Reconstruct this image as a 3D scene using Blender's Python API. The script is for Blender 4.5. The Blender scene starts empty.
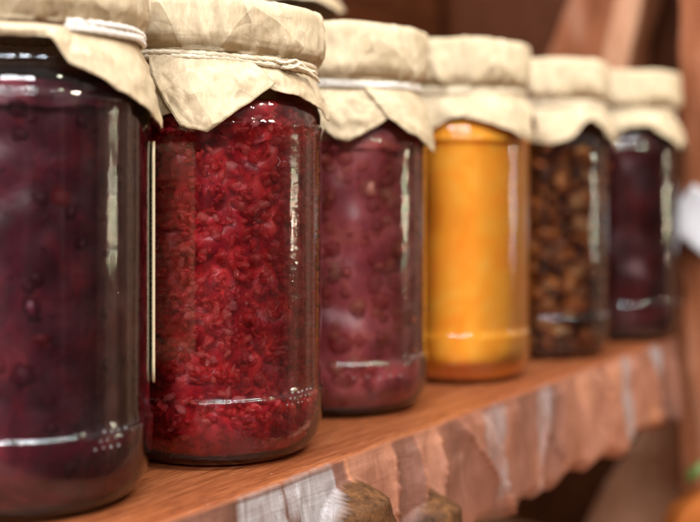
import bpy, bmesh, math, random
from mathutils import Vector, Matrix, noise
C = bpy.context.scene
COL = C.collection
rad = math.radians
sin, cos, pi = math.sin, math.cos, math.pi

# ------------------------------------------------------------------ camera
H = 0.0882
cam_d = bpy.data.cameras.new('camera'); cam = bpy.data.objects.new('camera', cam_d); COL.objects.link(cam)
cam.location = (0, 0, H); cam.rotation_euler = (rad(90), 0, 0)
cam_d.sensor_width = 36; cam_d.lens = 36*1130/700
cam_d.shift_y = -(261-188)/700
cam_d.clip_start = .01; cam_d.clip_end = 50
cam_d.dof.use_dof = True; cam_d.dof.focus_distance = .352; cam_d.dof.aperture_fstop = 6.6
C.camera = cam
C.view_settings.view_transform = 'Standard'; C.view_settings.look = 'None'
C.view_settings.exposure = .12; C.view_settings.gamma = 1
C.render.engine = 'CYCLES'
cy = C.cycles
cy.use_denoising = True; cy.use_adaptive_sampling = True; cy.adaptive_threshold = .018
cy.max_bounces = 10; cy.transparent_max_bounces = 40; cy.transmission_bounces = 8; cy.diffuse_bounces = 4; cy.glossy_bounces = 4
cy.volume_bounces = 0; cy.sample_clamp_indirect = 4

# ------------------------------------------------------------------ helpers
def link(name, me, mat=None, parent=None, smooth=True):
    o = bpy.data.objects.new(name, me); COL.objects.link(o)
    if mat: me.materials.append(mat)
    if parent: o.parent = parent
    if smooth: me.shade_smooth()
    return o
def mesh(name, verts, faces):
    me = bpy.data.meshes.new(name); me.from_pydata([tuple(v) for v in verts], [], faces); me.update(); return me
def thing(name, label, cat, loc=(0, 0, 0), rz=0, group=None):
    o = bpy.data.objects.new(name, None); COL.objects.link(o); o.empty_display_size = .02
    o.location = loc; o.rotation_euler = (0, 0, rz); o['label'] = label; o['category'] = cat
    if group: o['group'] = group
    return o
def lathe(prof, n=128, wob=None):
    V, F = [], []
    for (r, z) in prof:
        for j in range(n):
            a = 2*pi*j/n
            rr = r + (wob(a, z) if wob else 0)
            V.append((rr*sin(a), -rr*cos(a), z))
    for i in range(len(prof)-1):
        for j in range(n):
            k = (j+1) % n
            F.append((i*n+j, i*n+k, (i+1)*n+k, (i+1)*n+j))
    return V, F
def nz(x, y=0, z=0): return noise.noise(Vector((x, y, z)))

class N:
    """tiny node builder"""
    def __init__(s, name, world=None):
        if world: s.m = world; world.use_nodes = True
        else: s.m = bpy.data.materials.new(name); s.m.use_nodes = True
        s.t = s.m.node_tree; s.t.nodes.clear(); s.L = s.t.links
    def n(s, kind, ins=None, **kw):
        nd = s.t.nodes.new('ShaderNode'+kind)
        for k, v in kw.items(): setattr(nd, k, v)
        for k, v in (ins or {}).items():
            if isinstance(v, bpy.types.NodeSocket): s.L.new(v, nd.inputs[k])
            else: nd.inputs[k].default_value = v
        return nd
    def coord(s, kind='Object', scale=(1, 1, 1), rot=(0, 0, 0)):
        tc = s.n('TexCoord'); mp = s.n('Mapping', {0: tc.outputs[kind], 'Scale': scale, 'Rotation': rot}); return mp.outputs[0]
    def noise(s, vec, scale, detail=4, rough=.55, dist=0):
        return s.n('TexNoise', {'Vector': vec, 'Scale': scale, 'Detail': detail, 'Roughness': rough, 'Distortion': dist}).outputs[0]
    def ramp(s, fac, stops):
        r = s.n('ValToRGB', {0: fac}); e = r.color_ramp.elements
        while len(e) < len(stops): e.new(.5)
        for el, (p, c) in zip(e, stops):
            el.position = p; el.color = (*c, 1) if len(c) == 3 else c
        return r.outputs[0]
    def mix(s, fac, a, b, mode='MIX'):
        m = s.n('Mix', data_type='RGBA', blend_type=mode)
        for i, v in ((0, fac), (6, a), (7, b)):
            if isinstance(v, bpy.types.NodeSocket): s.L.new(v, m.inputs[i])
            else: m.inputs[i].default_value = v if i == 0 else (*v, 1)
        return m.outputs[2]
    def math(s, op, a, b=0, c=0, clamp=False):
        m = s.n('Math', operation=op, use_clamp=clamp)
        for i, v in ((0, a), (1, b), (2, c)):
            if isinstance(v, bpy.types.NodeSocket): s.L.new(v, m.inputs[i])
            else: m.inputs[i].default_value = v
        return m.outputs[0]
    def bump(s, h, strength, dist, normal=None):
        ins = {'Height': h, 'Strength': strength, 'Distance': dist}
        if normal: ins['Normal'] = normal
        return s.n('Bump', ins).outputs[0]
    def pbsdf(s, **kw):
        return s.n('BsdfPrincipled', {k.replace('_', ' '): v for k, v in kw.items()}).outputs[0]
    def out(s, surf=None, vol=None):
        o = s.n('OutputMaterial')
        if surf: s.L.new(surf, o.inputs[0])
        if vol: s.L.new(vol, o.inputs[1])
        return s.m

# ------------------------------------------------------------------ materials
def m_glass():
    s = N('jar_glass')
    c1 = s.coord('Object', (1, 1, .06)); c2 = s.coord('Object', (1, 1, 1.8))
    b = s.bump(s.noise(c1, 200, 2), .05, .0006)
    b = s.bump(s.noise(c2, 520, 3), .2, .0003, b)
    c3 = s.coord('Object')
    b = s.bump(s.noise(c3, 2600, 1), .05, .0001, b)
    smudge = s.math('MULTIPLY_ADD', s.noise(c3, 60, 5), .05, -.018, True)
    fr = s.n('Fresnel', {'IOR': 1.5, 'Normal': b}).outputs[0]
    fr = s.math('MULTIPLY', fr, 1.2, 0, True)
    tr = s.n('BsdfTransparent', {'Color': (.97, .975, .96, 1)}).outputs[0]
    gl = s.n('BsdfAnisotropic', {'Color': (1, 1, 1, 1), 'Roughness': smudge, 'Normal': b}).outputs[0]
    film = s.n('BsdfDiffuse', {'Color': (.75, .72, .72, 1)}).outputs[0]
    mx = s.n('MixShader', {0: fr, 1: tr, 2: gl}).outputs[0]
    dust = s.math('MULTIPLY_ADD', s.noise(c3, 75, 6, .7), .03, -.014, True)
    mx = s.n('MixShader', {0: dust, 1: mx, 2: film}).outputs[0]
    return s.out(mx)
def m_solid_glass():
    s = N('embossed_glass')
    return s.out(s.pbsdf(Base_Color=(1, 1, 1, 1), Roughness=.06, IOR=1.5, Transmission_Weight=.93))
def m_jelly(name, col, dens):
    s = N(name)
    tr = s.n('BsdfTransparent', {'Color': (1, 1, 1, 1)}).outputs[0]
    v = s.n('VolumeAbsorption', {'Color': (*col, 1), 'Density': dens}).outputs[0]
    return s.out(tr, v)
def m_fruit(name, stops, alpha=.6, rough=.5, fine=900):
    s = N(name)
    at = s.n('Attribute', attribute_name='tone').outputs['Fac']
    c = s.ramp(at, stops)
    k = s.noise(s.coord('Object'), fine, 4)
    c = s.mix(.5, c, s.ramp(k, [(.3, (.35, .3, .3)), (.7, (1, 1, 1))]), 'MULTIPLY')
    nb = s.bump(k, .3, .0006)
    d = s.n('BsdfDiffuse', {'Color': c, 'Normal': nb}).outputs[0]
    t = s.n('BsdfTranslucent', {'Color': c, 'Normal': nb}).outputs[0]
    g = s.n('BsdfAnisotropic', {'Color': (1, 1, 1, 1), 'Roughness': rough, 'Normal': nb}).outputs[0]
    b = s.n('MixShader', {0: .55, 1: d, 2: t}).outputs[0]
    b = s.n('MixShader', {0: .03, 1: b, 2: g}).outputs[0]
    clear = s.n('BsdfTransparent', {'Color': (1, 1, 1, 1)}).outputs[0]
    return s.out(s.n('MixShader', {0: alpha, 1: clear, 2: b}).outputs[0])
def m_core(name, a, b, c3, scale=140, rough=.4):
    s = N(name)
    co = s.coord('Object', (1, 1, .75))
    k = s.noise(co, scale, 5, .6, .6)
    c = s.ramp(k, [(.3, a), (.52, b), (.72, c3)])
    k2 = s.noise(co, scale*5, 3)
    c = s.mix(.35, c, s.ramp(k2, [(.3, (.45, .4, .4)), (.7, (1, 1, 1))]), 'MULTIPLY')
    return s.out(s.pbsdf(Base_Color=c, Roughness=rough, Normal=s.bump(k, .5, .001)))
def m_paper(name, tint=(1, 1, 1)):
    s = N(name)
    co = s.coord('Object')
    k = s.noise(co, 45, 6, .65); f = s.noise(s.coord('Object', (1, 1, .25)), 900, 4, .6)
    g = s.noise(co, 170, 3, .6)
    base = s.ramp(k, [(.28, (.49*tint[0], .36*tint[1], .205*tint[2])), (.5, (.58*tint[0], .45*tint[1], .28*tint[2])), (.75, (.64*tint[0], .515*tint[1], .335*tint[2]))])
    base = s.mix(.5, base, s.ramp(f, [(.3, (.70, .63, .55)), (.6, (1, 1, 1))]), 'MULTIPLY')
    base = s.mix(.4, base, s.ramp(g, [(.3, (.80, .73, .64)), (.55, (1, 1, 1))]), 'MULTIPLY')
    def facets(vec, scale, amp, seed):            # crumpled paper: flat cells, each with a tilt of its own
        v = s.n('VectorMath', {0: vec, 1: (seed, seed*.7, seed*1.3)}, operation='ADD').outputs[0]
        vo = s.n('TexVoronoi', {'Vector': v, 'Scale': scale}, feature='F1')
        dlt = s.n('VectorMath', {0: v, 1: vo.outputs['Position']}, operation='SUBTRACT').outputs[0]
        tl = s.n('VectorMath', {0: vo.outputs['Color'], 1: (.5, .5, .5)}, operation='SUBTRACT').outputs[0]
        return s.math('MULTIPLY', s.n('VectorMath', {0: dlt, 1: tl}, operation='DOT_PRODUCT').outputs['Value'], amp)
    wob = s.n('VectorMath', {0: s.n('TexNoise', {'Vector': co, 'Scale': 35, 'Detail': 2}).outputs[1], 'Scale': .008}, operation='SCALE').outputs[0]
    wv = s.n('VectorMath', {0: co, 1: wob}, operation='ADD').outputs[0]
    hgt = s.math('ADD', facets(wv, 42, .58, .31), facets(wv, 120, .26, .77))
    b = s.bump(hgt, 1.0, 1.0); b = s.bump(g, .18, .001, b); b = s.bump(f, .2, .0003, b)
    p = s.pbsdf(Base_Color=base, Roughness=.72, Normal=b)
    t = s.n('BsdfTranslucent', {'Color': base, 'Normal': b}).outputs[0]
    return s.out(s.n('MixShader', {0: .16, 1: p, 2: t}).outputs[0])
def m_string(name, a, b):
    s = N(name)
    k = s.noise(s.coord('Object', (1, 1, 3)), 900, 4)
    c = s.ramp(k, [(.3, a), (.7, b)])
    return s.out(s.pbsdf(Base_Color=c, Roughness=.8, Normal=s.bump(k, .6, .0005)))
def m_wood(name, dark, mid, light, grain=(2.2, 34, 34), rough=.42, wear_sheen=False, bump=.35):
    s = N(name)
    co = s.coord('Object', grain)
    k = s.noise(co, 6, 7, .62, 1.1)
    f = s.noise(s.coord('Object', (40, 520, 520)), 3, 4, .65)
    big = s.noise(s.coord('Object', (3, 9, 9)), 2.2, 3)
    c = s.ramp(k, [(.25, dark), (.48, mid), (.75, light)])
    c = s.mix(.8, c, s.ramp(f, [(.36, (.50, .42, .38)), (.52, (1, 1, 1)), (.72, (1.3, 1.25, 1.2))]), 'MULTIPLY')
    c = s.mix(.45, c, s.ramp(big, [(.3, (.6, .5, .45)), (.65, (1, 1, 1))]), 'MULTIPLY')
    speck = s.ramp(s.noise(s.coord('Object'), 900, 2), [(.70, (0, 0, 0)), (.76, (1, 1, 1))])
    c = s.mix(s.math('MULTIPLY', speck, .45), c, (.75, .6, .5))
    h = f
    if wear_sheen:
        at = s.n('Attribute', attribute_name='wear_sheen').outputs['Color']
        sp = s.n('SeparateColor', {0: at}); R, G, B = sp.outputs
        fk = s.noise(s.coord('Object', (75, 75, 13), (0, .25, 0)), 3, 6, .62, 1.6)       # saw-cut fibres across the chipped face
        blot = s.noise(s.coord('Object'), 55, 6, .65)
        pink = s.ramp(s.n('Attribute', attribute_name='wear_sheen').outputs['Alpha'], [(0, (.13, .055, .036)), (.4, (.25, .095, .054)), (.75, (.34, .145, .085)), (1, (.45, .185, .088))])
        pink = s.mix(.55, pink, s.ramp(fk, [(.3, (.60, .55, .52)), (.6, (1, 1, 1))]), 'MULTIPLY')
        pink = s.mix(.6, pink, s.ramp(blot, [(.32, (.62, .5, .45)), (.62, (1, 1, 1))]), 'MULTIPLY')
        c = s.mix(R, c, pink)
        grey = s.ramp(fk, [(.22, (.18, .145, .135)), (.5, (.28, .245, .235)), (.78, (.40, .37, .36))])
        gf = s.math('MULTIPLY_ADD', blot, .9, -.42)
        gf = s.math('MULTIPLY', s.math('MULTIPLY_ADD', gf, 1.6, G, True), s.math('GREATER_THAN', G, .02), 0, True)
        c = s.mix(gf, c, grey)
        bk = s.ramp(s.noise(s.coord('Object'), 190, 6, .7), [(.3, (.022, .010, .005)), (.5, (.085, .038, .017)), (.7, (.17, .072, .027))])
        c = s.mix(B, c, bk)
        h = s.mix(R, f, fk)
        rg = s.math('MULTIPLY_ADD', R, .16, rough, True)
    else: rg = rough
    b = s.bump(h, bump, .0012); b = s.bump(k, .25, .002, b)
    return s.out(s.pbsdf(Base_Color=c, Roughness=rg, Specular_IOR_Level=s.math('MULTIPLY_ADD', B, -.36, s.math('MULTIPLY_ADD', R, -.1, .5)) if wear_sheen else .12, Normal=b))
def m_plain(name, a, b, scale=60, rough=.6, bump=.2):
    s = N(name); k = s.noise(s.coord('Object'), scale, 5)
    return s.out(s.pbsdf(Base_Color=s.ramp(k, [(.3, a), (.7, b)]), Roughness=rough, Normal=s.bump(k, bump, .001)))

GLASS = m_glass(); SOLID = m_solid_glass(); STRING = m_string('white_cord', (.62, .55, .46), (.86, .82, .75)); CORD = m_string('cream_cord', (.50, .39, .25), (.78, .66, .47))
PAPER = m_paper('kraft_paper'); PAPER_PALE = m_paper('pale_kraft_paper', (.98, .98, .97))
LIDM = m_plain('tin_lid', (.2, .2, .2), (.3, .3, .3), 60, .35)

# ------------------------------------------------------------------ jars
JAR_GROUP = 'jam jars in a row along the wooden shelf'
def glass_profile(R, h, ring=1.0):
    """h scales heights; R the body radius"""
    k = R/.035
    P = [(0, .0030), (.018, .0026), (.0235, .0006), (.0262, 0), (.0290, .0007), (.0318, .0028), (.0338, .0066), (.0349, .0115), (.03535, .0160),
         (.03548, .0198), (.0354, .0211), (.0351, .0216), (.0347, .0218), (.03445, .0223), (.0345, .0250), (.0345, .045), (.03455, .07), (.0346, .095), (.0346, .1045), (.0347, .1062),
         (.0351, .1072), (.0352, .1080), (.0350, .1087), (.0346, .1092)] + [(.0294+.0051*cos(rad(t)), .1094+.0080*sin(rad(t))) for t in range(6, 90, 6)] + [(.0293, .1205), (.0293, .1270)]
    return [((min(r, .0345+(r-.0345)*ring) if .0125 < z < .03 else r)*k, z*h) for r, z in P]
def jam_profile(R, h, inset=.0005, top=.1165, ring=1.0):
    g = [(r, z) for r, z in glass_profile(R, h, ring) if z <= top*h]
    out = []
    for r, z in g:
        out.append((max(r-inset*R/.035, 0), z+.0006*(1-z/.01) if z < .01 else z))
    out.append((0, out[-1][1]))
    return out

def add_skirt(V, F, keys, zn, sub=14, rows=22, seed=0, bulge=.0009, lean=0):
    """keys: (theta at the string, theta at the hem, hem z, hem radius, string radius), degrees; may run back on itself for a fold"""
    cols = []
    nk = len(keys)
    for i in range(nk):
        a, b = keys[i], keys[(i+1) % nk]
        wrap = 360 if i == nk-1 else 0
        for q in range(sub):
            t = q/sub
            cols.append(tuple(a[j]*(1-t)+(b[j]+(wrap if j < 2 else 0))*t for j in range(5)))
    base = len(V); n = len(cols)
    for i in range(rows+1):
        t = i/rows
        for (tt, th, hz, hr, nr) in cols:
            a = rad(tt*(1-t)+th*t)
            r = nr*(1-t)+hr*t
            z = zn*(1-t)+hz*t
            r += bulge*sin(pi*t) + .0008*nz(a*4+seed, z*160, seed)*t + (.0009*abs(nz(a*5+seed, z*190, seed+3)) + .0005*abs(nz(a*13-seed, z*330, seed+5)))*min(1, t*3)
            z += .0007*nz(a*6, seed+8, t*2)*t + lean*r*sin(a)*(1-t)
            V.append((r*sin(a), -r*cos(a), z))
    for i in range(rows):
        for j in range(n):
            k = (j+1) % n
            F.append((base+i*n+j, base+i*n+k, base+(i+1)*n+k, base+(i+1)*n+j))

def pleat(a, seed, n=26):
    """sharp asymmetric folds round the lid"""
    rr = random.Random(seed)
    v = 0
    for _ in range(n):
        c = rr.uniform(-pi, pi); w = rr.uniform(.05, .22); am = rr.uniform(.25, 1)
        d = (a-c+pi) % (2*pi)-pi
        if 0 <= d < w: v += am*(1-d/w)
        elif -.025 < d < 0: v += am*(1+d/.025)
    return v

def fine_profile(P, k=3):
    out = []
    for i in range(len(P)-1):
        for q in range(k):
            t = q/k; out.append(tuple(P[i][j]*(1-t)+P[i+1][j]*t for j in range(3)))
    return out+[P[-1]]
def paper_cover(jar, keys, zn, ztop, mat, seed, Rl=.0353, neck=.0306, lean=0, sag=0):
    V, F = [], []
    n = 240
    hh = ztop-zn
    prof = fine_profile([(neck, -.0012, 1.0), (neck+.0003, .0006, 1), (neck+.0022, .0022, 1.), (Rl-.0004, .0042, .95), (Rl+.0002, .0062, .8), (Rl+.0002, .35*hh+.004, .6), (Rl, .65*hh+.001, .5), (Rl, hh-.0030, .5),
            (Rl-.0002, hh-.0018, .5), (Rl-.0008, hh-.0008, .45), (Rl-.0022, hh-.0002, .35), (Rl-.008, hh, .2), (Rl*.5, hh+.0001, .1), (.004, hh, 0)])
    for (r, dz, w) in prof:
        for j in range(n):
            a = 2*pi*j/n - pi
            tw = 6*(dz-.005)                      # folds run a little askew
            p = pleat(a+tw, seed)
            rr = r + w*(.0024*(p-.6) if dz > .002 else .0004*p) + w*.0009*nz(cos(a)*2.2, sin(a)*2.2, dz*90+seed) - w*.0010*abs(nz(cos(a)*3+seed, sin(a)*3, dz*120)) - w*.0006*abs(nz(cos(a)*7, sin(a)*7+seed, dz*260))
            zz = zn+dz + .0009*nz(cos(a)*1.7+seed, sin(a)*1.7, dz*60)*(.4 if r < .02 else 1) + (.0006*p*w if dz > hh*.8 else 0)
            zz += lean*rr*sin(a)
            V.append((rr*sin(a), -rr*cos(a), zz))
    c = len(V); V.append((0, 0, zn+hh))
    m = len(prof)
    for i in range(m-1):
        for j in range(n):
            k = (j+1) % n
            F.append((i*n+j, i*n+k, (i+1)*n+k, (i+1)*n+j))
    for j in range(n): F.append(((m-1)*n+j, (m-1)*n+(j+1) % n, c))
    add_skirt(V, F, keys, zn-.0002, seed=seed, lean=lean)
    me = mesh('paper_cover', V, F)
    o = link('paper_cover', me, mat, jar)
    md = o.modifiers.new('thickness', 'SOLIDIFY'); md.thickness = .00028; md.offset = 1
    return o

def string(jar, z, r, seed, rfun=None, th=.0010, strands=3, lean=0, mat=None):
    V, F = [], []
    n, m = 200, 8
    for st in range(strands):
        base = len(V)
        for j in range(n):
            a = 2*pi*j/n
            R = r + .00035*nz(cos(a)*3+seed+st, sin(a)*3, st) + (rfun(a) if rfun else 0)
            z0 = z + (st-(strands-1)/2)*th*1.2*(1+1.3*nz(cos(a)*1.6, sin(a)*1.6, seed+st*3)) + .0010*nz(cos(a)*1.2+st, sin(a)*1.2, seed) + lean*r*sin(a)
            tw = a*60
            for q in range(m):
                b = 2*pi*q/m
                t = th*(1+.16*cos(2*b+tw))
                x = R+t*.8*cos(b)
                V.append((x*sin(a), -x*cos(a), z0+t*sin(b)))
        for j in range(n):
            for q in range(m):
                j2, q2 = (j+1) % n, (q+1) % m
                F.append((base+j*m+q, base+j2*m+q, base+j2*m+q2, base+j*m+q2))
    return link('string', mesh('string', V, F), mat or STRING, jar)

def string_tail(jar, pts, th, mat):
    """a loose end of the tied cord; pts = (degrees, radius, z)"""
    P = [Vector((r*sin(rad(a)), -r*cos(rad(a)), z)) for a, r, z in pts]
    path = []
    for i in range(len(P)-1):
        p0, p1, p2, p3 = P[max(i-1, 0)], P[i], P[i+1], P[min(i+2, len(P)-1)]
        for q in range(10):
            t = q/10
            path.append(.5*((2*p1)+(p2-p0)*t+(2*p0-5*p1+4*p2-p3)*t*t+(3*p1-p0-3*p2+p3)*t**3))
    path.append(P[-1]); V, F = [], []; m = 8
    for i, p in enumerate(path):
        tg = (path[min(i+1, len(path)-1)]-path[max(i-1, 0)]).normalized()
        e1 = tg.cross(Vector((0, 0, 1))).normalized(); e2 = tg.cross(e1)
        for q in range(m):
            b = 2*pi*q/m; t = th*(1+.18*cos(2*b+i*.7))
            V.append(p+e1*t*cos(b)+e2*t*sin(b))
    for i in range(len(path)-1):
        for q in range(m): F.append((i*m+q, i*m+(q+1) % m, (i+1)*m+(q+1) % m, (i+1)*m+q))
    F.append(tuple(range(m))); F.append(tuple((len(path)-1)*m+q for q in range(m)))
    return link('string_end', mesh('string_end', V, F), mat, jar)
def blob_template(sub):
    bm = bmesh.new(); bmesh.ops.create_icosphere(bm, subdivisions=sub, radius=1)
    v = [x.co.copy() for x in bm.verts]; f = [[q.index for q in x.verts] for x in bm.faces]; bm.free(); return v, f
TV = {1: blob_template(1), 2: blob_template(2)}
def chunks(name, parent, mat, n, rmin, rmax, zmin, zmax, size, stretch, seed, rough=.45, sub=2, limit=None):
    rr = random.Random(seed)
    V, F, T = [], [], []
    tv, tf = TV[sub]
    for _ in range(n):
        sz = rr.uniform(*size)
        s = Vector((sz, sz*rr.uniform(*stretch), sz*rr.uniform(*stretch)))
        a = rr.uniform(-pi, pi); r = math.sqrt(rr.uniform(rmin**2, (rmax-sz*.75)**2)); z = rr.uniform(zmin, zmax)
        if limit: r = min(r, limit(z)-sz*.8)
        z = max(z, .0035+sz*.6)
        if z < .018: r = min(r, .0345-.0085*(1-z/.018)**1.6-sz*.95)
        M = Matrix.Rotation(rr.uniform(0, 6.3), 3, Vector((rr.gauss(0, 1), rr.gauss(0, 1), rr.gauss(0, 1))).normalized())
        c = Vector((r*sin(a), -r*cos(a), z)); b = len(V); off = rr.uniform(0, 50); tone = rr.random()
        for v in tv:
            w = v*(1+rough*noise.noise(v*1.6+Vector((off, 0, 0))))
            V.append(c+M@Vector((w.x*s.x, w.y*s.y, w.z*s.z))); T.append(tone)
        F += [[b+i for i in f] for f in tf]
    me = mesh(name, V, F)
    at = me.attributes.new('tone', 'FLOAT', 'POINT'); at.data.foreach_set('value', T)
    o = link(name, me, mat, parent); o['kind'] = 'stuff'
    return o

def dots(jar, R, items):
    V, F = [], []
    tv, tf = TV[2]
    for (deg, z, r) in items:
        a = rad(deg); b = len(V)
        z += .0005*nz(deg*3, z*900, 1); r *= .8+.5*abs(nz(deg*7, z*500, 4)); a += .025*nz(deg*5, z*700, 8); c = Vector(((R+.0001)*sin(a), -(R+.0001)*cos(a), z))
        V += [c+v*r for v in tv]; F += [[b+i for i in f] for f in tf]
    return link('embossed_dots', mesh('embossed_dots', V, F), SOLID, jar)

def jar_base(x, y, label, R=.035, h=1.0, rz=0, group=JAR_GROUP, ring=1.0):
    j = thing('jam_jar', label, 'jar', (x, y, 0.0004), rz, group)
    wob = lambda a, z: .00012*nz(cos(a)*3, sin(a)*3, z*60)
    V, F = lathe(glass_profile(R, h, ring), 160, wob)
    link('glass', mesh('glass', V, F), GLASS, j)
    return j
def jam(j, mat, R=.035, h=1.0, inset=.0005, name='jam', top=.1165, ring=1.0):
    V, F = lathe(jam_profile(R, h, inset, top, ring), 128)
    return link(name, mesh(name, V, F), mat, j)
def core(parent, mat, rmax, R=.035, h=1.0, top=.114, lump=.0022, freq=70, name='fruit_pulp'):
    prof = [(0, .0040)] + [(min(r-.0012, rmax), z*h) for r, z in [(.0225, .0028), (.0265, .0022), (.0295, .0032), (.0318, .0050), (.0335, .0088), (.0345, .014)]]
    prof += [(rmax, z*h) for z in [.018+.002*i for i in range(45)]] + [(rmax, .1085*h), (min(rmax, .0336), .1112*h), (.0322, .1142*h), (.0304, .1162*h), (.028, .1166*h), (0, .1166*h)]
    V, F = lathe(prof, 160, lambda a, z: min(1, .15+z/.012)*(lump*(nz(cos(a)*rmax*freq, sin(a)*rmax*freq, z*freq)-.5)))
    return link(name, mesh(name, V, F), mat, parent)
def fill_back(vis, rn, neck=.0306, start=115, end=245):
    ks = list(vis); rr = random.Random(rn)
    a = ks[-1][0]+16
    stop = ks[0][0]+360-12
    i = 0
    while a < stop:
        ks.append((a, a+rr.uniform(-4, 4), .1185-(.010 if i % 3 == 1 else rr.uniform(0, .004)), .0375-.001*rr.random(), neck)); a += rr.uniform(16, 30); i += 1
    return ks
nk = .0306

# --- jar 1: nearest, dark purple -------------------------------------------------
h1 = 1.035
j1 = jar_base(-.0923, .324, 'nearest jar of dark purple jam, cut off by the left edge of the photo', h=h1)
jm = jam(j1, m_jelly('purple_jelly', (.68, .10, .18), 130), h=h1)
core(jm, m_core('purple_pulp', (.038, .006, .016), (.110, .012, .030), (.26, .024, .040), 90), .0328, lump=.0012, freq=110)
chunks('fruit_pieces', jm, m_fruit('purple_fruit', [(0, (.15, .016, .045)), (.6, (.24, .022, .055)), (.9, (.55, .03, .06)), (1, (.8, .07, .08))], alpha=.5), 420, .027, .0342, .006, .110, (.0015, .0040), (.5, 1), 11)
k1 = [(-120, -120, .122, .0360, .0345), (-95, -95, .124, .0362, .0348), (-60, -60, .1255, .0362, .0350), (-25, -25, .1262, .0362, .0352), (0, 0, .1268, .0362, .0353), (18, 18, .1270, .0362, .0350),
      (30, 25, .1262, .0366, .033), (36, 32, .1205, .0372, .0312), (44, 46, .1165, .0376, nk), (58, 60, .1125, .0378, nk), (72, 78, .1080, .0378, nk), (84, 92, .1050, .0377, nk), (96, 108, .1075, .0372, nk), (112, 118, .115, .0366, nk)]
paper_cover(j1, fill_back(k1, 3), .1305, .1490, PAPER, 21, Rl=.0340)
def bulge1(a):
    d = math.degrees(a); d = d-360 if d > 180 else d
    return 0.0008 if 34 < d < 130 else -.002
string(j1, .1305, .0318, 4, bulge1, th=.0009)
dots(j1, .0352, [(a+q*2.3, .0185+q*.0021, .00052) for q in range(3) for a in (45, 49, 53, 57.5)])
# paper label wrapped round the far side, lifting at its edge
def jar_label():
    s = N('cream_label')
    uv = s.n('TexCoord').outputs['UV']
    sx = s.n('SeparateXYZ', {0: uv}); U, Vv = sx.outputs[0], sx.outputs[1]
    w = s.n('TexNoise', {'Vector': s.n('CombineXYZ', {1: s.math('MULTIPLY', Vv, 95)}).outputs[0], 'Scale': 1, 'Detail': 1}).outputs[0]
    bars = s.math('GREATER_THAN', w, .5)
    inx = s.math('MULTIPLY', s.math('GREATER_THAN', U, .12), s.math('LESS_THAN', U, .55))
    iny = s.math('MULTIPLY', s.math('GREATER_THAN', Vv, .12), s.math('LESS_THAN', Vv, .84))
    ink = s.math('MULTIPLY', bars, s.math('MULTIPLY', inx, iny))
    c = s.mix(ink, (.72, .58, .36), (.03, .02, .02))
    s.out(s.pbsdf(Base_Color=c, Roughness=.55))
    V, F, UV = [], [], []
    nu, nv = 40, 24
    a0, a1, z0, z1 = rad(95), rad(178), .031, .1015
    for i in range(nv+1):
        for j in range(nu+1):
            u, v = j/nu, i/nv
            cr = .06                                   # rounded corners
            zz0, zz1 = z0, z1
            if u < cr: q = (1-math.sqrt(max(0, 1-(1-u/cr)**2)))*.004; zz0 += q; zz1 -= q
            a = a0+(a1-a0)*u
            r = .03515
            V.append((r*sin(a), -r*cos(a), zz0+(zz1-zz0)*v)); UV.append((u, v))
    for i in range(nv):
        for j in range(nu):
            b = i*(nu+1)+j; F.append((b, b+1, b+nu+2, b+nu+1))
    me = mesh('label', V, F); ul = me.uv_layers.new(name='UVMap')
    for lp in me.loops: ul.data[lp.index].uv = UV[lp.vertex_index]
    o = link('label', me, s.m, j1)
    md = o.modifiers.new('thickness', 'SOLIDIFY'); md.thickness = .0007; md.offset = 1
    return o
jar_label()

# --- jar 2: red jam, in focus ------------------------------------------------------
j2 = jar_base(-.0442, .384, 'bright red jam jar with chopped fruit, sharpest of the row, beside the nearest jar')
jm = jam(j2, m_jelly('red_jelly', (.93, .12, .16), 46))
lim2 = lambda z: .0341 if z < .107 else .0341-(z-.107)*.45
core(jm, m_core('red_pulp', (.20, .007, .020), (.48, .020, .038), (.85, .08, .07), 150), .0312, lump=.005, freq=120)
chunks('fruit_pieces', jm, m_fruit('red_fruit', [(0, (.62, .02, .04)), (.3, (.95, .05, .07)), (.65, (1, .13, .12)), (.88, (1, .24, .21)), (1, (1, .42, .42))], alpha=.5), 4200, .0270, .0345, .004, .1125, (.0009, .0024), (.3, .8), 12, limit=lim2)
k2 = [(-118, -118, .112, .0378, nk), (-100, -100, .112, .0380, nk), (-66, -66, .1058, .0392, nk), (-48, -46, .1074, .0383, nk), (-32, -24, .1104, .0368, nk), (-24, -4, .1122, .0352, nk),
      (-28, -6, .1120, .0376, nk+.0008), (-37, -11, .1070, .0402, nk+.0022), (-34, -9.5, .1064, .0404, nk+.0022), (-22, 1, .1049, .0404, nk+.0020), (0, 14, .1112, .0390, nk+.0018), (14, 27, .1172, .0374, nk+.0016), (24, 35, .1206, .0362, nk+.0010),
      (22, 30, .1203, .0340, nk), (30, 36, .1184, .0346, nk), (44, 47, .1176, .0355, nk), (56, 60, .1156, .0362, nk), (70, 73, .1130, .0366, nk), (80, 87, .1102, .0368, nk), (92, 98, .1110, .0368, nk), (104, 112, .116, .0364, nk)]
paper_cover(j2, fill_back(k2, 5), .1293, .1482, PAPER, 33, lean=-.062)
string(j2, .1290, .0324, 7, th=.0010, lean=-.062, strands=2, mat=CORD)
string_tail(j2, [(38, .0330, .1282), (44, .0342, .1276), (50, .0348, .1286), (56, .0346, .1270), (50, .0344, .1258), (46, .0345, .1268), (54, .0356, .1262), (64, .0360, .1244), (70, .0362, .1226)], .0006, CORD)
string_tail(j2, [(42, .0336, .1262), (48, .0350, .1262), (53, .0353, .1276), (60, .0354, .1260), (66, .0357, .1256)], .0006, CORD)
dots(j2, .0352, [(a+q*2.1, .0190+q*.0018, .00042) for q in range(3) for a in (43, 47, 51, 55, 59)])
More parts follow.
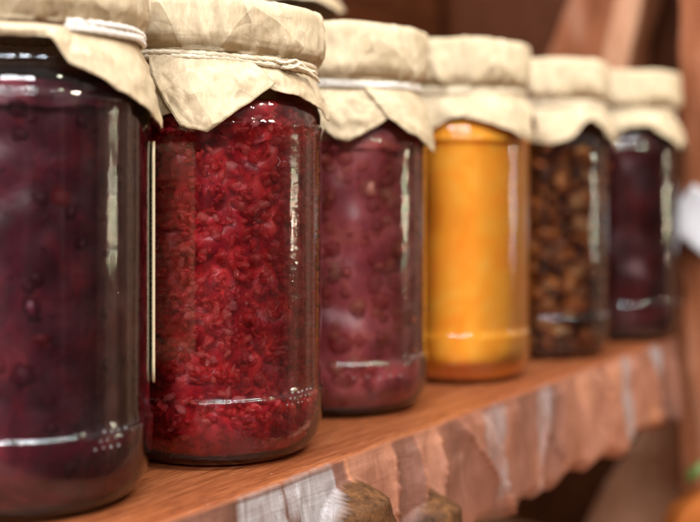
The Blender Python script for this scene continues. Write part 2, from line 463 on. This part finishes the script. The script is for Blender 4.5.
def emboss(jar, R):                               # small raised maker's marks on the glass
    cu = bpy.data.curves.new('embossed_mark', 'CURVE'); cu.dimensions = '3D'; cu.bevel_depth = .00013; cu.bevel_resolution = 2
    def stroke(pts):
        sp = cu.splines.new('POLY'); sp.points.add(len(pts)-1)
        for p, (x, z) in zip(sp.points, pts):
            a = rad(38)+x/R; p.co = (R*sin(a), -R*cos(a), .0962+z, 1)
    stroke([(0, .0014), (.0012, 0), (0, -.0014)]); stroke([(.0020, 0), (.0033, 0)])
    stroke([(.0058+.0013*cos(t), .0015*sin(t)) for t in [i*pi/8-pi/2 for i in range(9)]]+[(.0049, .0015)])
    stroke([(.0049, -.0015), (.0058, -.0015)])
    t = bpy.data.objects.new('mark_curve', cu); COL.objects.link(t)
    me = bpy.data.meshes.new_from_object(t); bpy.data.objects.remove(t); me.name = 'embossed_mark'
    me.materials.clear(); link('embossed_mark', me, SOLID, jar)
emboss(j2, .0346)

# --- jar 3: mauve red with whole berries -------------------------------------------
h3 = .975
j3 = jar_base(-.0035, .4615, 'mauve red jam jar with whole berries, between the bright red and the orange jar', h=h3)
jm = jam(j3, m_jelly('mauve_jelly', (.88, .44, .50), 30), h=h3)
core(jm, m_core('mauve_pulp', (.26, .038, .055), (.43, .078, .09), (.60, .17, .14), 80), .0326, h=h3, lump=.003, freq=80)
chunks('berries', jm, m_fruit('berry_skin', [(0, (.46, .055, .075)), (.45, (.70, .12, .10)), (.75, (.85, .24, .13)), (1, (.88, .42, .28))], alpha=.42), 620, .0285, .0345, .006, .104, (.0020, .0046), (.7, 1), 13, rough=.3)
k3 = [(-110, -110, .115, .0375, nk), (-80, -80, .108, .0385, nk), (-55, -55, .113, .038, nk), (-30, -28, .1155, .0375, nk), (-14, -13, .1120, .0380, nk), (-4, -3, .1062, .0388, nk), (5, 4, .1052, .0388, nk), (14, 14, .1085, .0380, nk), (24, 26, .1130, .0370, nk), (30, 31, .1150, .0360, nk),
      (14, 28, .1150, .0372, nk+.0008), (20, 40, .1100, .0382, nk+.0009), (32, 54, .1065, .0385, nk+.0009), (46, 66, .1035, .0384, nk+.0009), (62, 76, .1012, .0383, nk+.0006), (72, 84, .1050, .0376, nk), (84, 90, .1120, .0368, nk), (98, 100, .1160, .0366, nk)]
paper_cover(j3, fill_back(k3, 9), .1278, .1512, PAPER_PALE, 45)
string(j3, .1275, .0320, 14, th=.0010, strands=2)
dots(j3, .03545, [(a, .0160, .0007) for a in (8, 16, 24, 32, 40)] + [(a, .0222, .0006) for a in (52, 58, 64)])

# --- jar 4: orange --------------------------------------------------------------------
h4 = 1.02
j4 = jar_base(.0505, .5367, 'jar of smooth opaque orange preserve, the only orange one in the row', h=h4, ring=.3)
def m_orange():
    s = N('orange_preserve')
    k = s.noise(s.coord('Object', (1, 1, .8)), 46, 6, .55, 2.2)
    c = s.ramp(k, [(.3, (1, .38, .028)), (.5, (1.0, .475, .045)), (.72, (1.0, .56, .085))])
    return s.out(s.pbsdf(Base_Color=c, Roughness=.7, Specular_IOR_Level=.1, Subsurface_Weight=.3, Subsurface_Radius=(.016, .008, .002), Subsurface_Scale=.4, Normal=s.bump(k, .2, .002)))
jam(j4, m_orange(), h=h4, inset=.0006, ring=.1)
k4 = [(-110, -110, .117, .0375, nk), (-75, -75, .110, .039, nk), (-52, -52, .1205, .0368, nk), (-38, -36, .1150, .0378, nk), (-24, -24, .1128, .0384, nk), (-8, -10, .1185, .0370, nk), (4, 4, .1205, .0366, nk), (10, 0, .1190, .0375, nk+.0012), (22, 18, .1165, .0384, nk+.0015), (34, 36, .1125, .0392, nk+.0015), (46, 50, .1092, .0396, nk+.0012), (56, 58, .1150, .0380, nk), (66, 66, .1228, .0362, nk), (76, 78, .1190, .037, nk), (88, 92, .1140, .0378, nk), (104, 104, .120, .0366, nk)]
paper_cover(j4, fill_back(k4, 12), .1318, .1548, PAPER_PALE, 57)
string(j4, .1315, .0320, 24, th=.0010, strands=2, mat=CORD)
dots(j4, .03545, [(a, .0222, .0006) for a in (50, 56, 62)])

# --- jar 5: amber syrup with brown pieces ------------------------------------------------
h5 = 1.01
j5 = jar_base(.1038, .6077, 'jar of brown chunky preserve in amber syrup, right of the orange jar', h=h5)
jm = jam(j5, m_jelly('amber_syrup', (.97, .78, .48), 18), h=h5)
chunks('fruit_pieces', jm, m_fruit('brown_fruit', [(0, (.08, .028, .014)), (.28, (.30, .09, .03)), (.55, (.72, .22, .042)), (.82, (.95, .38, .085)), (1, (.92, .58, .30))], alpha=.72, fine=500), 620, .012, .0343, .005, .111, (.0028, .0066), (.22, .7), 15, rough=.7)
k5 = [(-110, -110, .117, .0375, nk), (-70, -70, .110, .039, nk), (-44, -44, .1190, .0375, nk), (-22, -22, .1120, .039, nk), (-4, -4, .1098, .0394, nk), (12, 12, .1130, .0385, nk), (26, 26, .1215, .0364, nk), (34, 34, .1232, .0360, nk), (30, 42, .1200, .0372, nk+.001), (44, 54, .1140, .0388, nk+.0013), (56, 66, .1088, .0396, nk+.0013), (68, 78, .1055, .0398, nk+.001), (82, 88, .1120, .0380, nk), (100, 102, .118, .037, nk)]
paper_cover(j5, fill_back(k5, 14), .1315, .1540, PAPER, 61)
string(j5, .1312, .0320, 34, th=.0010, mat=CORD)
dots(j5, .03545, [(a, .0222, .0006) for a in (46, 52, 58, 64)])

# --- jar 6: farthest, dark maroon -----------------------------------------------------------
h6 = 1.02
j6 = jar_base(.161, .6754, 'farthest jar of the row, dark maroon jam, right of the brown chunky one', h=h6)
jm = jam(j6, m_jelly('maroon_jelly', (.68, .10, .13), 120), h=h6)
core(jm, m_core('maroon_pulp', (.03, .005, .007), (.085, .011, .014), (.17, .02, .02), 70), .0322, h=h6, lump=.003)
k6 = [(-110, -110, .117, .0375, nk), (-70, -70, .112, .039, nk), (-40, -40, .110, .039, nk), (-20, -20, .1180, .0372, nk), (-4, -4, .1225, .0362, nk), (12, 12, .1240, .0360, nk), (26, 22, .1200, .0372, nk+.001), (38, 38, .1140, .0390, nk+.001), (48, 48, .1098, .0394, nk), (60, 60, .1160, .0376, nk), (70, 74, .1105, .0390, nk), (82, 88, .1070, .0388, nk), (104, 104, .120, .0366, nk)]
paper_cover(j6, fill_back(k6, 18), .1322, .1550, PAPER_PALE, 73)
string(j6, .1318, .0318, 44, th=.0008, mat=CORD)
dots(j6, .03545, [(a, .0222, .0006) for a in (50, 56, 62)])

# --- tall jar behind ---------------------------------------------------------------------------
hb, Rb = 1.37, .040
jb = thing('jam_jar', 'tall paper-topped jar standing behind, its cover peeking out above the mauve jar', 'jar', (-.0460, .560, .0004))
V, F = lathe(glass_profile(Rb, hb), 128); link('glass', mesh('glass', V, F), GLASS, jb)
jm = jam(jb, m_jelly('dark_jelly', (.4, .2, .25), 120), R=Rb, h=hb, inset=.0006)
V, F = lathe([(0, .006), (.034, .006), (.037, .02), (.037, .142), (.033, .155), (0, .155)], 64); link('fruit_pulp', mesh('fruit_pulp', V, F), m_plain('grey_plum_pulp', (.06, .04, .05), (.12, .09, .12), 60, .4), jm)
kb = [(a, a, .176-(.004 if i % 3 == 1 else 0), .043, .035) for i, a in enumerate(range(-170, 190, 24))]
paper_cover(jb, kb, .185, .209, PAPER, 85, Rl=.040, neck=.0352)
string(jb, .1848, .0366, 54, th=.0011)

# ------------------------------------------------------------------ the shelf
EU = (.5446, .8387)
RZ = math.atan2(EU[1], EU[0])
shelf = thing('wooden_shelf', 'rough reddish wooden shelf with a chipped edge carrying the row of jam jars', 'shelf', (0, 0, 0), RZ)
WOOD_TOP = m_wood('reddish_shelf_wood', (.15, .038, .012), (.255, .073, .024), (.36, .128, .050), rough=.29, wear_sheen=True)
WOOD_SHADED = m_wood('shaded_recess_wood', (.034, .0075, .0012), (.064, .015, .003), (.10, .027, .006), rough=.6)  # shade of the recess is put into this dark wood colour
WOOD_POST = m_wood('rough_post_wood', (.15, .043, .014), (.27, .09, .036), (.37, .18, .11), grain=(9, 9, 1.2), rough=.6)
WOOD_PALE = m_wood('tan_board_wood', (.40, .18, .095), (.58, .30, .17), (.68, .42, .28), grain=(20, 20, 1.2), rough=.6)

YE = .203                                          # front edge, local y; outward is -y
rs = random.Random(77)
# chips: elongated cells, each its own tilt, depth and colour
cells = []
u = -.30
while u < .72:
    w = rs.uniform(.020, .042)
    ns = rs.choice([1, 2, 2])
    for q in range(ns):
        zc = -.024 if ns == 1 else (-.012 if q == 0 else -.036)
        cells.append((u+rs.uniform(-.3, .3)*w, zc+rs.uniform(-.006, .006), rs.uniform(-.001, .0035), rs.uniform(-.20, .26), rs.uniform(-.10, .24), 0*rs.random(), rs.uniform(-.5, .5)))
    u += w
def setgrey(uc, zc, g, d=.0, gu=0, gz=.1, sk=0): cells.append((uc, zc, d, gu, gz, g, sk))
cells = [c for c in cells if not (.235 < c[0] < .33 and c[1] > -.03)]
setgrey(.262, -.012, 1, .0005, .05, .12); setgrey(.287, -.010, 1, .0008, -.05, .10); setgrey(.318, -.012, 0, .001, .1, .05); setgrey(.243, -.012, 0, .0015, -.1, .1)
cells = [c for c in cells if not (.40 < c[0] < .44)]
setgrey(.418, -.012, .35, .0003, .18, .12, .3); setgrey(.436, -.025, 0, .003, -.25, .1); setgrey(.404, -.028, 0, .002, .1, .1)
setgrey(.463, -.014, .3, -.001, .2, .1, .2); setgrey(.575, -.036, .6, .0, .1, .2); setgrey(.625, -.010, .7, .002, -.1, .15)  # the fainter grey cells paint a soft sheen onto the chipped face
lobes = [(.309, -.0070, .0250, .0140), (.357, -.0200, .0225, .0150), (.262, -.031, .014, .005), (.205, -.020, .018, .006), (.378, -.043, .012, .004), (.15, -.028, .016, .006)]
scoops = []
_u = -.34
while _u < .75:
    _w = rs.choice([rs.uniform(.010, .022), rs.uniform(.03, .07)]); scoops.append((_u, _u+_w, rs.uniform(.0015, .0060), rs.random()*.8, rs.uniform(-.45, .75), rs.uniform(-.75, .75))); _u += _w
def scoop(u, z):
    for k, (a, b, am, tone, ln, off) in enumerate(scoops):
        nx = scoops[k+1][4] if k+1 < len(scoops) else ln
        a2 = a-ln*z; b2 = b-nx*z                     # each cut edge leans its own way
        if a2 <= u < b2:
            q = 2*(u-a2)/(b2-a2)-1
            qq = (q-off)/(1-off) if q > off else (off-q)/(1+off)      # flat chisel cut, deepest off centre
            return am*qq**1.15, q, tone
    return 0, 0, .4
def face_at(u, z):
    """outward displacement, (face, grey, bark)"""
    best, b2, bc = 9, 9, None
    for c in cells:
        du = (u-c[0]-c[6]*(z-c[1])); 
        if abs(du) > .06: continue
        d = abs(du)/.012+abs(z-c[1])/.030
        if d < best: b2 = best; best = d; bc = c
        elif d < b2: b2 = d
    if bc is None: bc = (u, z, 0, 0, 0, 0, 0)
    dep = bc[2]+bc[3]*(u-bc[0])+bc[4]*(z-bc[1])*-.35
    e = min(1, (b2-best)/.25)
    dep = dep*(.35+.65*e)
    t = min(1, -z/.006)
    uu = u+.004*nz(u*30, z*45, 6)
    d = t*(.35*dep+scoop(uu, z)[0]*min(1, .25-z/.022)+.0012*nz(u*60, z*60, 2)+.0004*nz(u*260, z*90, 5)) + .004*(-z/.046)
    bark = 0
    for (uc, zt, hw, am) in lobes:
        if z < zt:
            w = hw*min(1, ((zt-z)/.020)**.55)*(1+.15*nz(z*150, uc*50, 0))
            q = abs(u-uc-.12*(z-zt))/max(w, 1e-5)
            if q < 1:
                s_ = (1-q*q)**.5
                d = max(d, t*(am*s_*min(1, (zt-z)/.006)+.002+.0009*nz(u*170, z*170, 9))); bark = max(bark, min(1, (1-q)*7))
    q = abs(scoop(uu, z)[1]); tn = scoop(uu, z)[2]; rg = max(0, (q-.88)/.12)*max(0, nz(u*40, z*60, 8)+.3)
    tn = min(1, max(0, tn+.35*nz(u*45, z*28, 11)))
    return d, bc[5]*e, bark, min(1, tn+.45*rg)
def zbot(u): return -.0448-.0030*min(1, scoop(u, -.045)[0]/.006)-.006*max(0, nz(u*17, 4, 6)-.05)+.0035*nz(u*22, 3, 1)+.0030*abs(nz(u*45, 7, 1))-(.003*max(0, sin(u*70)))
def build_plank():
    us = []
    u = -.30
    while u < .672:
        us.append(u); u += .0022 if u < .2 else .0011
    rows = 46
    V, F, A = [], [], []
    tops = [.43, .36, .30, .27, .25, .235, .225, .217, .211, .207]
    for u in us:
        ye = YE+.0013*nz(u*28, 0, 4)+.0006*nz(u*90, 2, 4)
        for t in tops: V.append((u, t, .0003*nz(u*25, t*25, 1)-(.0002 if t < .21 else 0))); A.append((0, 0, 0))
        V.append((u, ye+.0012, -.0001)); A.append((.0, 0, 0))
        zb = zbot(u)
        for i in range(rows+1):
            f = i/rows
            z = -.0009+f*(zb+.0009)
            d, g, b, tn = face_at(u, z)
            if f > .86: d -= (.006*((f-.86)/.14)**2)
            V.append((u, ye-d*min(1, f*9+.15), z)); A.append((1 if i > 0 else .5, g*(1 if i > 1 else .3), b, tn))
        V.append((u, .24, zb+.004)); A.append((1, 0, .5))
        V.append((u, .43, zb+.004)); A.append((1, 0, .5))
    n = len(tops)+1+rows+1+2
    for a in range(len(us)-1):
        for i in range(n-1):
            F.append((a*n+i, a*n+i+1, (a+1)*n+i+1, (a+1)*n+i))
        F.append((a*n+n-1, a*n, (a+1)*n, (a+1)*n+n-1))
    F.append(tuple(range(n-1, -1, -1))); F.append(tuple((len(us)-1)*n+i for i in range(n)))
    me = mesh('shelf_board', V, F)
    ca = me.color_attributes.new('wear_sheen', 'FLOAT_COLOR', 'POINT')
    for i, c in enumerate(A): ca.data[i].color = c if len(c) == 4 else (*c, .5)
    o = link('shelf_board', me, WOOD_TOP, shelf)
    me.polygons[len(F)-1].use_smooth = False
    return o
build_plank()

def slab(name, corners0, corners1, mat, nu=24, nv=60, amp=.004, freq=30, seed=0, parent=shelf):
    """rough-hewn solid board: corners0/1 = front and back outline (bl, br, tr, tl) in shelf space"""
    V, F = [], []
    def q(c, u, v): return (Vector(c[0])*(1-u)+Vector(c[1])*u)*(1-v)+(Vector(c[3])*(1-u)+Vector(c[2])*u)*v
    for side, c in ((0, corners0), (1, corners1)):
        nrm = (Vector(corners0[0])-Vector(corners1[0])).normalized()*(1 if side == 0 else -1)
        for i in range(nv+1):
            for j in range(nu+1):
                p = q(c, j/nu, i/nv)
                d = amp*nz(p.x*freq+seed, p.y*freq, p.z*freq*.45)+amp*.5*nz(p.y*freq*3+seed, p.z*freq*.9, 5)
                ed = amp*1.6*nz(p.z*freq*.8+seed, 9, side) if j in (0, nu) else 0
                p = p+nrm*d
                if ed: p.y += ed
                V.append(p)
    n = (nu+1)*(nv+1)
    idx = lambda s, i, j: s*n+i*(nu+1)+j
    for s in (0, 1):
        for i in range(nv):
            for j in range(nu):
                f = (idx(s, i, j), idx(s, i, j+1), idx(s, i+1, j+1), idx(s, i+1, j)); F.append(f if s == 0 else f[::-1])
    for i in range(nv):
        F.append((idx(0, i, 0), idx(0, i+1, 0), idx(1, i+1, 0), idx(1, i, 0))); F.append((idx(0, i, nu), idx(1, i, nu), idx(1, i+1, nu), idx(0, i+1, nu)))
    for j in range(nu):
        F.append((idx(0, 0, j), idx(1, 0, j), idx(1, 0, j+1), idx(0, 0, j+1))); F.append((idx(0, nv, j), idx(0, nv, j+1), idx(1, nv, j+1), idx(1, nv, j)))
    return link(name, mesh(name, V, F), mat, parent)
def flat(u0, u1, y0, y1, z0, z1):  # board across the row: front face at u0
    f = [(u0, y1, z0), (u0, y0, z0), (u0, y0, z1), (u0, y1, z1)]; b = [(u1, *p[1:]) for p in f]; return f, b
# recess boards
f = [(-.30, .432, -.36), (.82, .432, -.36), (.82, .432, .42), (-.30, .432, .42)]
slab('back_board', f, [(p[0], p[1]+.02, p[2]) for p in f], WOOD_SHADED, amp=.001, nu=40)
slab('side_board', *flat(.80, .82, .155, .430, -.36, .42), WOOD_SHADED, amp=.001)
# leaning rough timber above, upright post at the end of the board
f = [(.752, .425, -.04), (.752, .313, -.04), (.752, .219, .34), (.752, .246, .34)]
slab('rough_timber', f, [(p[0]+.03, p[1], p[2]) for p in f], WOOD_POST, amp=.006, freq=26, seed=4, nu=30)
f = [(.742, .331, -.04), (.742, .311, -.04), (.742, .217, .34), (.742, .234, .34)]
slab('timber_highlight', f, [(p[0]+.009, p[1], p[2]) for p in f], WOOD_PALE, amp=.003, freq=26, seed=41, nu=10)  # pale strip stands in for the highlight along the timber's ridge
f = [(.690, .2075, -.36), (.690, .158, -.36), (.690, .160, .42), (.690, .2075, .42)]
slab('upright_post', f, [(p[0]+.05, p[1], p[2]) for p in f], WOOD_POST, amp=.005, freq=30, seed=9, nu=30, nv=90)
f = [(.748, .42, -.36), (.748, .18, -.36), (.748, .18, -.052), (.748, .238, -.052)]
slab('lower_side_board', f, [(p[0]+.03, p[1], p[2]) for p in f], WOOD_PALE, amp=.004, freq=20, seed=14)
slab('lower_shelf_board', [(.2, .02, -.152), (.745, .02, -.152), (.745, .43, -.152), (.2, .43, -.152)], [(.2, .02, -.180), (.745, .02, -.180), (.745, .43, -.180), (.2, .43, -.180)], WOOD_PALE, amp=.001)

# ------------------------------------------------------------------ bits at the right edge
def px(x, y, Z): return Vector(((x-350)/1130*Z, Z, H-(y-188)/1130*Z))
card = thing('price_card', 'small blank white card pinned at a slant on the post right of the farthest jar', 'card', px(701, 222, .676))
V, F = [], []
for i in range(13):
    for j in range(17):
        x = (j/16-.5)*.036; z = (i/12-.5)*.030
        V.append((x, .0015*sin(j/16*3)-.001*cos(i/12*4), z))
for i in range(12):
    for j in range(16):
        b = i*17+j; F.append((b, b+1, b+18, b+17))
co = link('card_sheet', mesh('card_sheet', V, F), m_plain('white_card', (.42, .40, .40), (.5, .48, .48), 90, .6, .05), card)
md = co.modifiers.new('t', 'SOLIDIFY'); md.thickness = .0006
V, F = lathe([(0, -.0012), (.0022, -.001), (.0026, 0), (.0012, .0012), (.0009, .004), (0, .004)], 20)
pin = link('pin', mesh('pin', [(x, z-.0005, y+.011) for x, y, z in V], F), m_plain('steel_pin', (.5, .5, .5), (.6, .6, .6), 50, .3), card)
card.rotation_euler = (rad(-3), rad(38), rad(-33))

fr = thing('gourd', 'orange ribbed gourd with a green stalk leaf low at the bottom right corner', 'gourd', px(727, 545, .62))
fr.location.z = -.1514; fr.scale = (1.08, 1.08, 1.22)
V, F = lathe([(.0005, .002), (.012, .0), (.026, .008), (.034, .024), (.0345, .036), (.028, .052), (.014, .0605), (.004, .058), (.0005, .057)], 96, lambda a, z: -.0016*abs(sin(a*5))*min(1, z*60))
link('gourd_body', mesh('gourd_body', V, F), m_plain('orange_skin', (.22, .055, .010), (.32, .09, .018), 50, .35), fr)
V, F = lathe([(.0045, .056), (.0032, .062), (.0028, .069), (.0036, .073), (.0004, .0735)], 16, lambda a, z: .0004*sin(a*5))
link('stalk', mesh('stalk', V, F), m_plain('green_stalk', (.10, .14, .03), (.2, .24, .06), 90), fr)
V, F = [], []
for i in range(15):
    t = i/14; w = .006*sin(pi*min(1, t*1.02))**.8
    for j in range(7):
        s_ = (j/6-.5)*2
        V.append((-.003-t*.018, s_*w+.004*sin(t*6), .064+.010*sin(t*2.6)-.006*abs(s_)*t+.0015*nz(t*9, s_*3, 2)))
for i in range(14):
    for j in range(6):
        b = i*7+j; F.append((b, b+1, b+8, b+7))
lf = link('leaf', mesh('leaf', V, F), m_plain('leaf_green', (.05, .075, .012), (.09, .12, .02), 120), fr)
md = lf.modifiers.new('t', 'SOLIDIFY'); md.thickness = .0005

# ------------------------------------------------------------------ room light
w = bpy.data.worlds.new('World'); C.world = w
s = N('w', w)
tc = s.n('TexCoord').outputs['Generated']
sx = s.n('SeparateXYZ', {0: tc}); X, Y, Z = sx.outputs
el = s.ramp(s.math('MULTIPLY_ADD', Z, .5, .5), [(0, (.10, .06, .04)), (.40, (.22, .14, .10)), (.52, (.24, .19, .155)), (.62, (.55, .48, .42)), (.8, (.50, .45, .41)), (1, (.60, .56, .52))])
mp = s.n('Mapping', {0: tc, 'Scale': (5, 5, .4)}).outputs[0]
band = s.ramp(s.noise(mp, 1.7, 3, .6), [(.40, (.22, .18, .18)), (.54, (.8, .8, .85)), (.66, (2.2, 2.1, 2.25))])
az = s.math('MULTIPLY_ADD', X, .8, s.math('MULTIPLY', Y, .45))           # aisle to the right is brighter
azc = s.ramp(az, [(.0, (.75, .72, .78)), (.74, (1, .95, .9)), (.90, (4.4, 3.6, 2.9))])
lowmask = s.math('SUBTRACT', 1, s.math('MULTIPLY', s.math('ABSOLUTE', Z), 1.6), 0, True)
c = s.mix(lowmask, el, s.mix(1, el, band, 'MULTIPLY'))
c = s.mix(lowmask, c, s.mix(1, c, azc, 'MULTIPLY'))
bg = s.n('Background', {0: c, 1: .80}).outputs[0]
o = s.n('OutputWorld'); s.L.new(bg, o.inputs[0])

def area(name, loc, target, sx, sy, power, col):
    d = bpy.data.lights.new(name, 'AREA'); d.shape = 'RECTANGLE'; d.size = sx; d.size_y = sy; d.energy = power; d.color = col
    o = bpy.data.objects.new(name, d); COL.objects.link(o); o.location = loc
    o.rotation_euler = (Vector(target)-Vector(loc)).to_track_quat('-Z', 'Y').to_euler(); return o
T = (.03, .45, .08)
# ceiling tubes, cool white, in two rows
for x in (-1.0, -.43, .14, .71):
    area('tube_lamp', (x, -.08, 1.55), (x*.3, .4, .1), .52, .09, 15, (.86, .92, 1))
for x in (-1.7, -.95, -.2, .55):
    area('tube_lamp', (x, -2.1, 1.60), (x*.2, .4, .1), .64, .12, 27, (.95, .97, 1))
# warm ceiling spots
for (x, y, z, p) in ((1.12, -.08, 1.5, 7), (1.25, .22, 1.5, 7), (1.3, -.9, 1.5, 7)):
    area('spot_lamp', (x, y, z), T, .075, .075, p, (1, .88, .72))
# lit display aisle to the right, at eye level
for (x, y, z, p) in ((1.9, .50, .035, 1.0), (1.9, .70, .05, .55)):
    area('display_lamp', (x, y, z), T, .010, .085, p, (1, .84, .62))
